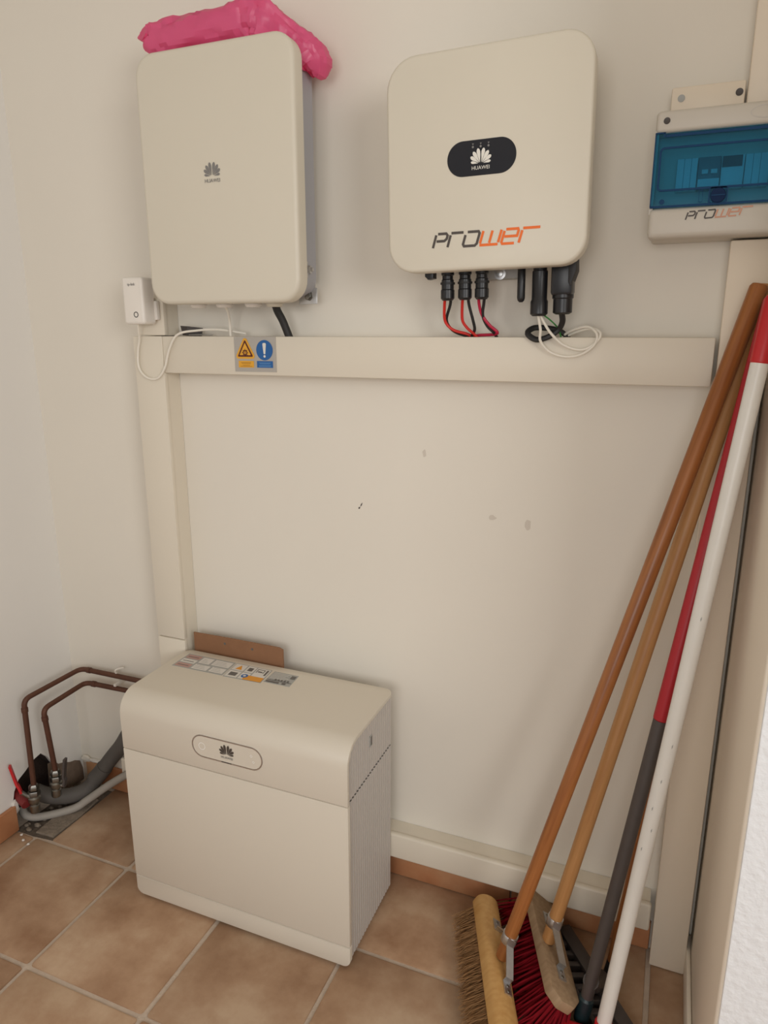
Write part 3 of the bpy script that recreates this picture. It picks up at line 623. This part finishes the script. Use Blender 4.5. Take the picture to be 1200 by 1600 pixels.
pm = plane_map((-.5315, YF-.0008, .4812), (1, 0, 0), (0, 0, 1))
flower('flower_emblem', INKD, pa, plane_map((-.5315, YF-.0008, .4735), (1, 0, 0), (0, 0, 1)), .026)
textobj('emblem_text', 'HUAWEI', .008, INKG, pa, (-.5315, YF-.0008, .4645), (1, 0, 0), (0, 0, 1))
obj('power_mark', ring_mb(pm, -.0655, 0, .0072, .0092, 24), MARKW, pa); obj('arrow_mark', ring_mb(pm, .0640, .006, .0022, .0040, 4), MARKW, pa); obj('arrow_mark', ring_mb(pm, .0690, -.008, .0020, .0038, 4), MARKW, pa)
# top labels
def lab(name, quadpts, m, h=.0004): return obj(name, MB().prism([(x, y, ZT+h) for x, y in quadpts], (0, 0, -.0006)), m, bt)
def box_in(q, u0, u1, v0, v1):
    a, b_, c, d_ = [V(p) for p in q]; P = lambda u, v: (a*(1-u)+b_*u)*(1-v)+(d_*(1-u)+c*u)*v
    return [P(u0, v0), P(u1, v0), P(u1, v1), P(u0, v1)]
L1 = [(-.807, -.155), (-.656, -.154), (-.662, -.083), (-.807, -.083)]; L2 = [(-.653, -.156), (-.547, -.152), (-.554, -.084), (-.659, -.083)]; L3 = [(-.545, -.143), (-.473, -.143), (-.478, -.086), (-.546, -.086)]
l1 = lab('safety_label', L1, LABG)
def sub(q, u0, u1, v0, v1, m, par, nm='label_block', h=.0008): o = obj(nm, MB().flat([(p.x, p.y, ZT+h) for p in box_in(q, u0, u1, v0, v1)]), m, par); return o
for v0, m in ((.05, LABD), (.36, LABW), (.68, LABR)): sub(L1, .03, .32, v0, v0+.26, LABR if m is not LABW else LABW, l1); sub(L1, .06, .28, v0+.10, v0+.14, LABD, l1, 'text_line', .001)
for u0, u1, v0, v1 in ((.36, .66, .06, .40), (.70, .97, .08, .42), (.36, .58, .50, .92), (.62, .97, .52, .92)):
    sub(L1, u0, u1, v0, v1, LABW, l1)
    for k in range(3): sub(L1, u0+.03, u1-.05-.03*k, v0+.08+.1*k, v0+.10+.1*k, LABG, l1, 'text_line', .001)
l2 = lab('icon_label', L2, LABG)
sub(L2, .02, .34, .52, .96, LABW, l2); sub(L2, .02, .34, .04, .48, LABW, l2); sub(L2, .37, .60, .52, .96, LABW, l2); sub(L2, .37, .60, .04, .48, LABW, l2); sub(L2, .63, .98, .34, .96, LABW, l2)
sub(L2, .50, .98, .02, .34, LABO, l2, 'orange_block', .0009)
q = box_in(L2, .1, .28, .6, .9); obj('warning_triangle', MB().flat([(q[0].x, q[0].y, ZT+.001), (q[1].x, q[1].y, ZT+.001), ((q[2].x+q[3].x)/2, q[2].y, ZT+.001)]), LABO, l2)
cq = sum(box_in(L2, .40, .58, .1, .42), V((0, 0)))/4; obj('blue_icon', MB().flat([(cq.x+.009*math.cos(a*.4), cq.y+.009*math.sin(a*.4), ZT+.001) for a in range(16)]), SIGNB, l2); obj('blue_icon_core', MB().flat([(cq.x+.004*math.cos(a*.4), cq.y+.004*math.sin(a*.4), ZT+.0013) for a in range(16)]), LABW, l2)
sub(L2, .08, .28, .14, .38, LABD, l2, 'dark_icon', .001); sub(L2, .42, .55, .62, .86, LABD, l2, 'dark_icon', .001)
for a, b_, c, d_ in ((.66, .86, .84, .88), (.66, .68, .62, .88), (.84, .86, .62, .88), (.70, .82, .66, .74), (.90, .95, .5, .9)): sub(L2, a, b_, c, d_, LABD, l2, 'icon_line', .001)
l3 = lab('rating_label', L3, LABG)
for k in range(5): sub(L3, .05, .75-.08*(k % 3), .86-.11*k, .90-.11*k, LABW, l3, 'text_line', .001)
sub(L3, .78, .96, .62, .88, LABD, l3, 'dark_icon', .001); sub(L3, .03, .97, .24, .28, LABD, l3, 'text_line', .001)
for k in range(5): sub(L3, .30+.12*k, .37+.12*k, .30, .42, LABD, l3, 'dark_icon', .001)
sub(L3, .05, .55, .06, .18, LABD, l3, 'text_line', .001); sub(L3, .66, .8, .06, .2, LABD, l3, 'text_line', .001)

# brown board standing on the floor trunking behind the battery
bd = tag(based(obj('hardboard_offcut', MB().prism([(-.819, -.046, .161), (-.546, -.046, .161), (-.545, -.046, .603), (-.556, -.046, .607), (-.70, -.046, .6075), (-.818, -.046, .606)], (0, .004, 0), .0006), CARD), (-.68, -.044, .160)), 'brown hardboard offcut with two small holes standing behind the battery', 'board')
for x, z in ((-.720, .590), (-.636, .589)): o = obj('nail_hole', MB().lathe((x, -.0462, z), (0, -1, 0), [(.0034, 0), (.0034, .0003)], 12), LABD, bd)

# ================================================================== PIPES IN THE LEFT CORNER
def arc_path(pts, rad, n=6):
    P = [V(p) for p in pts]; out = [P[0]]
    for a, b_, c in zip(P, P[1:], P[2:]):
        u, v = (a-b_).normalized(), (c-b_).normalized(); s, e_ = b_+u*rad, b_+v*rad
        for k in range(n+1):
            t = k/n; out.append(s*(1-t)**2+b_*2*t*(1-t)+e_*t*t)
    return out+[P[-1]]
def copper(pts, label):
    o = thing('copper_pipe', label, 'pipe', pts[0], 'copper heating pipes')
    obj('pipe_run', MB().tube(arc_path(pts, .022), .0074, 12, smooth=False), COPPER, o)
    for p, a in ((pts[1], V(pts[0])-V(pts[1])), (pts[2], V(pts[3])-V(pts[2]))):
        a = a.normalized(); obj('elbow_collar', MB().lathe(V(p)+a*.024, a, [(.0085, 0), (.0090, .002), (.0090, .012), (.0085, .014)], 14), COPPER, o)
    return o
co = copper([(-1.268, -.228, .140), (-1.264, -.226, .405), (-1.252, -.030, .410), (-.93, -.030, .414)], 'outer copper pipe rising from the red-levered valve nearest the left wall')
ci = copper([(-1.231, -.182, .165), (-1.226, -.200, .371), (-1.229, -.040, .374), (-.93, -.032, .378)], 'inner copper pipe rising from the dark-levered valve in the corner')
for p, r_ in (((-1.11, -.0275, .395), .004),):
    obj('pipe_clip', MB().box(-1.118, -1.110, -.045, -.001, .385, .393, .001).tube([(-1.114, -.02, .40), (-1.12, -.03, .428), (-1.105, -.012, .432)], .0028, 6), WHITEP, ci)
def valve(base, top, label, lever_m, l0, l1):
    base, top = V(base), V(top); ax = (top-base).normalized(); L = (top-base).length
    o = thing('ball_valve', label, 'valve', base, 'pipe valves in the corner')
    k = L/.085
    obj('body', MB().lathe(base, ax, [(.012, 0), (.0135, .004*k), (.0135, .022*k), (.011, .024*k), (.0165, .034*k), (.0165, .044*k), (.011, .050*k)], 16), CHROME, o)
    obj('nut', MB().lathe(base+ax*.050*k, ax, [(.0155, 0), (.0165, .002), (.0165, .013), (.0155, .015)], 6), CHROME, o)
    obj('nut', MB().lathe(base+ax*.067*k, ax, [(.013, 0), (.014, .002), (.014, .012), (.0105, .017)], 6), CHROME, o)
    l0, l1 = V(l0), V(l1); mid = base+ax*.036*k
    st = (l0-mid); obj('stem', MB().cyl(mid, l0, .006), CHROME, o)
    lv = obj('lever', MB().strip([l0-st.normalized()*.002, l0+(l1-l0)*.22, l0+(l1-l0)*.3+V((-.004, 0, .0)), l1], .014, (l1-l0).cross(st), .006), lever_m, o)
    return o
valve((-1.268, -.235, .055), (-1.268, -.228, .142), 'brass valve with a red lever by the hole in the left wall', RED, (-1.290, -.254, .125), (-1.301, -.268, .215))
valve((-1.232, -.188, .085), (-1.231, -.182, .168), 'brass valve with a dark lever at the foot of the inner copper pipe', DGREY, (-1.205, -.178, .120), (-1.199, -.172, .205))
REDP = mat('dark_red_pipe', (.20, .02, .02), .5)
tag(based(obj('heating_pipe', MB().tube([(-1.40, -.205, .10), (-1.335, -.232, .095), (-1.284, -.246, .082)], .014, 14), REDP), (-1.284, -.246, .08)), 'dark red pipe end coming out of the wall hole', 'pipe')
dh = tag(based(obj('drain_hose', MB().tube([(-1.325, -.180, .070), (-1.285, -.165, .055), (-1.246, -.128, .042), (-1.215, -.090, .050), (-1.185, -.065, .095), (-1.145, -.052, .150), (-1.105, -.048, .200), (-1.070, -.032, .262), (-1.050, .004, .300)], .0225, 16), HOSE), (-1.246, -.128, .02)), 'thick dark grey hose bending from the valves up behind the battery', 'hose')
obj('hose_sleeve', MB().tube([(-1.20, -.076, .075), (-1.185, -.066, .094), (-1.170, -.0595, .1155)], .0245, 16), HOSE, dh)
tag(based(obj('conduit', MB().tube([(-1.345, -.215, .030), (-1.322, -.222, .018), (-1.285, -.205, .0125), (-1.225, -.145, .0135), (-1.195, -.115, .032), (-1.14, -.085, .075), (-1.08, -.071, .118), (-1.02, -.062, .155), (-.975, -.038, .190), (-.955, .004, .205)], .0115, 12), PIPEG), (-1.225, -.145, 0)), 'pale grey conduit lying on the floor below the dark hose', 'conduit')

# ================================================================== BROOMS
def bristles(root, name, m, A, B, n_up, side, count, length, spread, wid, curl, rad, end_flare=0, rnd_=None):
    """one tuft field; A, B ends of the underside centre line"""
    rnd = rnd_ or random.Random(5); A, B, n_up, side = V(A), V(B), V(n_up), V(side); ax = (B-A).normalized(); mb = MB(); bm = mb.bm
    for i in range(count):
        t = rnd.random(); s = rnd.uniform(-1, 1)
        p = A+(B-A)*t+side*s*wid
        d = (-n_up+side*(s*spread+rnd.uniform(-.08, .08))+ax*(rnd.uniform(-.10, .10)+end_flare*(2*t-1)**3)).normalized()
        L = length*rnd.uniform(.86, 1.03); q = p+d*L*.55+V((rnd.uniform(-1, 1), rnd.uniform(-1, 1), rnd.uniform(-1, 1)))*curl; e_ = p+d*L+V((rnd.uniform(-1, 1), rnd.uniform(-1, 1), rnd.uniform(-1, 1)))*curl
        q.z = max(q.z, .003); e_.z = max(e_.z, .002)
        u = d.orthogonal().normalized(); w_ = d.cross(u); rows = []
        for pt, r_ in ((p, rad), (q, rad), (e_, rad*.55)):
            rows.append([bm.verts.new(pt+(u*math.cos(a)+w_*math.sin(a))*r_) for a in (0, 2.094, 4.189)])
        for X, Y in zip(rows, rows[1:]):
            for j in range(3): bm.faces.new((X[j], X[(j+1) % 3], Y[(j+1) % 3], Y[j]))
    o = obj(name, mb, m, root, 60); o['kind'] = 'stuff'; return o
def oriented(mb, O, ax, side, n_up):
    Mx = Matrix((V(side), V(ax), V(n_up))).transposed().to_4x4(); Mx.translation = V(O); bmesh.ops.transform(mb.bm, matrix=Mx, verts=mb.bm.verts[:]); return mb
def block_obj(name, mb, m, parent, O, ax, side, n_up):
    o = obj(name, mb, m); Mx = Matrix((V(side), V(ax), V(n_up))).transposed().to_4x4(); Mx.translation = V(O)-world_loc(parent); o.parent = parent; o.matrix_local = Mx; return o
def frame(A, B, lean):
    A, B = V(A), V(B); ax = (B-A).normalized(); right = V((-ax.y, ax.x, 0)).normalized(); n_up = (right*math.sin(lean)+V((0, 0, 1))*math.cos(lean)).normalized(); return A, B, ax, ax.cross(n_up).normalized(), n_up
def bracket(root, frm, hp0, hdir, off0, off1, along, m=STEEL):
    """steel strap: a ring round the handle with two legs screwed to the block"""
    A, ax, side, n_up, top = frm; hp0, hdir = V(hp0), V(hdir).normalized(); ring = hp0+hdir*.052
    bo = obj('handle_bracket', MB().lathe(ring-hdir*.010, hdir, [(.0162, 0), (.0168, .001), (.0168, .020), (.0162, .021)], 20), m, root)
    for sg, L in ((-1, off0), (1, off1)):
        base = A+ax*(along+sg*L)+n_up*(top+.0012); tip = base+ax*sg*.030
        rp = ring+ax*sg*.017
        lg = obj('bracket_leg', MB().strip([rp+hdir*.010, rp-hdir*.006, base+n_up*.010, base, tip], .018, side, .0024), m, bo)
        for kk in (.010, .022): obj('screw', MB().lathe(base+ax*sg*kk+n_up*.001, n_up, [(.0034, 0), (.0034, .0012), (.0015, .0018)], 10), CHROME, bo)
# --- coir broom, front left
A, B, ax, side, nu = frame((.010, -.085, .066), (.146, -.440, .066), R(36))
r1 = thing('push_broom', 'broom with yellow wooden block and brown coir bristles, dark orange handle', 'broom', ((A.x+B.x)/2, (A.y+B.y)/2, 0), 'brooms leaning in the right corner')
L = (B-A).length
dsec = [(-.029, -.018), (.029, -.018), (.030, .002)]+[(.030*math.cos(R(a)), .002+.022*math.sin(R(a))) for a in range(15, 180, 15)]+[(-.030, .002)]
block_obj('block', MB().prism([(x, 0, z) for x, z in dsec], (0, L, 0), .006, 3, False), BLOCK1, r1, A, ax, side, nu)
bristles(r1, 'coir_bristles', COIR, A-nu*.017+ax*.012, B-nu*.017-ax*.012, nu, side, 3600, .064, .36, .026, .0055, .0006)
h0 = V((.0855, -.244, .090)); h1 = V((.430, -.100, 1.462))
rod('handle', h0, h1, .0142, WOODO, r1, .0150)
bracket(r1, (A, ax, side, nu, .024), h0, h1-h0, .062, .066, .166)
# --- red broom
A, B, ax, side, nu = frame((.1245, -.046, .094), (.228, -.318, .094), R(34))
r2 = thing('push_broom', 'broom with grey worn chamfered block and red bristles, lighter wooden handle', 'broom', ((A.x+B.x)/2, (A.y+B.y)/2, 0), 'brooms leaning in the right corner')
L = (B-A).length; W_ = .0355; c_ = .025
octo = [(-W_+c_*.8, 0), (W_-c_*.8, 0), (W_, c_), (W_, L-c_), (W_-c_*.8, L), (-W_+c_*.8, L), (-W_, L-c_), (-W_, c_)]
block_obj('block', MB().prism([(x, y_, .011) for x, y_ in octo], (0, 0, -.023), .003, 2, False), BLOCK2, r2, A, ax, side, nu)
rr_ = random.Random(11)
tuft_a, tuft_b = A-nu*.011+ax*.012, B-nu*.011-ax*.010
bristles(r2, 'red_bristles', REDB, tuft_a, tuft_b, nu, side, 900, .098, .45, .028, .004, .0021, .35, rr_)
h0 = V((.172, -.186, .112)); h1b = V((.4435, -.0705, 1.463))
rod('handle', h0, h1b, .0142, WOODL, r2, .0148)
bracket(r2, (A, ax, side, nu, .011), h0, h1b-h0, .055, .058, .150)
# --- grey rake with the red and grey pole
rk = thing('plastic_rake', 'dark grey slotted rake head on a grey pole with dark red upper half', 'rake', (.28, -.165, 0), 'brooms leaning in the right corner')
ra, rb = V((.190, -.052, .030)), V((.366, -.285, .030)); rax = (rb-ra).normalized(); rl = V((-.93, -.37, 0)).normalized(); pr = V((rax.y, -rax.x, 0)); pr = pr if pr.dot(rl) > 0 else -pr
def slab(p, q, wv, z0, z1): p, q = V(p), V(q); return MB().prism([V((v.x, v.y, z1)) for v in (p-wv, q-wv, q+wv, p+wv)], (0, 0, z0-z1), .002, 2, False)
obj('rail', slab(ra, rb, pr*.015, .006, .036), DGREY, rk)
Lr = (rb-ra).length; nT = 10
for k in range(nT):
    p = ra+rax*(Lr*(k+.3)/nT)+pr*.012; obj('tooth', slab(p, p+rl*.050, rax*.0070, .006, .028), DGREY, rk)
obj('rail', slab(ra+rl*.056+rax*.0, rb+rl*.056-rax*.02, pr*.005, .006, .028), DGREY, rk)
p0, p1 = V((.257, -.275, .034)), V((.448, -.135, 1.44)); jt = p0+(p1-p0)*.470
obj('neck', MB().tube([p0+(p1-p0)*.065, p0+(p1-p0)*.05+V((.004, .045, -.03)), V((.283, -.168, .036))], (.0155, .020), 14), DGREY, rk)
rod('lower_pole', p0, jt, .0122, DGREY, rk, .0128, round_end=False)
rod('upper_pole', jt, p1, .0135, REDD, rk, .0135)
rod('ferrule', p0-(p1-p0)*.002, p0+(p1-p0)*.040, .0150, TEAL, rk, .0155)
# --- brown stick behind the white pole
st = thing('wooden_stick', 'thin brown wooden stick in a black socket, half hidden behind the white pole', 'stick', (.303, -.128, 0), 'brooms leaning in the right corner')
rod('stick', (.3035, -.130, .055), (.428, -.067, 1.26), .0105, WOODD, st)
obj('socket', MB().lathe((.303, -.128, 0), V((.1245, .063, 1.205)), [(.018, 0), (.019, .004), (.0165, .03), (.0142, .078), (.0135, .080)], 18), BLACKM, st)
# --- white pole with red cap
wp = thing('white_pole', 'white metal pole with red cap and red plastic foot, nearest to the camera', 'pole', (.300, -.325, 0), 'brooms leaning in the right corner')
q0, q1 = V((.2985, -.312, .055)), V((.4465, -.188, 1.44)); cp = q0+(q1-q0)*.928
rod('pole', q0, cp, .0138, POLEW, wp, round_end=False)
rod('cap', cp-(q1-q0)*.003, q1, .0152, RED, wp)
for k, (t, a) in enumerate(((.33, .6), (.36, -.4), (.40, .2), (.45, .9), (.30, -.8), (.62, .5))):
    c0 = q0+(q1-q0)*t; dv = (q1-q0).normalized(); nrm = (V((-.1*a-.15, -1, .1))).normalized(); nrm = (nrm-dv*nrm.dot(dv)).normalized(); sd = dv.cross(nrm); nrm = (nrm+sd*a*.6).normalized()
    obj('scratch', MB().prism([c0+nrm*.0139+dv*u+dv.cross(nrm)*v for u, v in ((-.004, 0), (0, .0012), (.005, .0006), (.001, -.0010))], nrm*.0002), LABG, wp)
obj('foot', MB().box(.218, .372, -.385, -.297, .001, .052, .008, 3).cyl((.299, -.316, .045), (.3015, -.3135, .085), .018, .017), RED, wp)
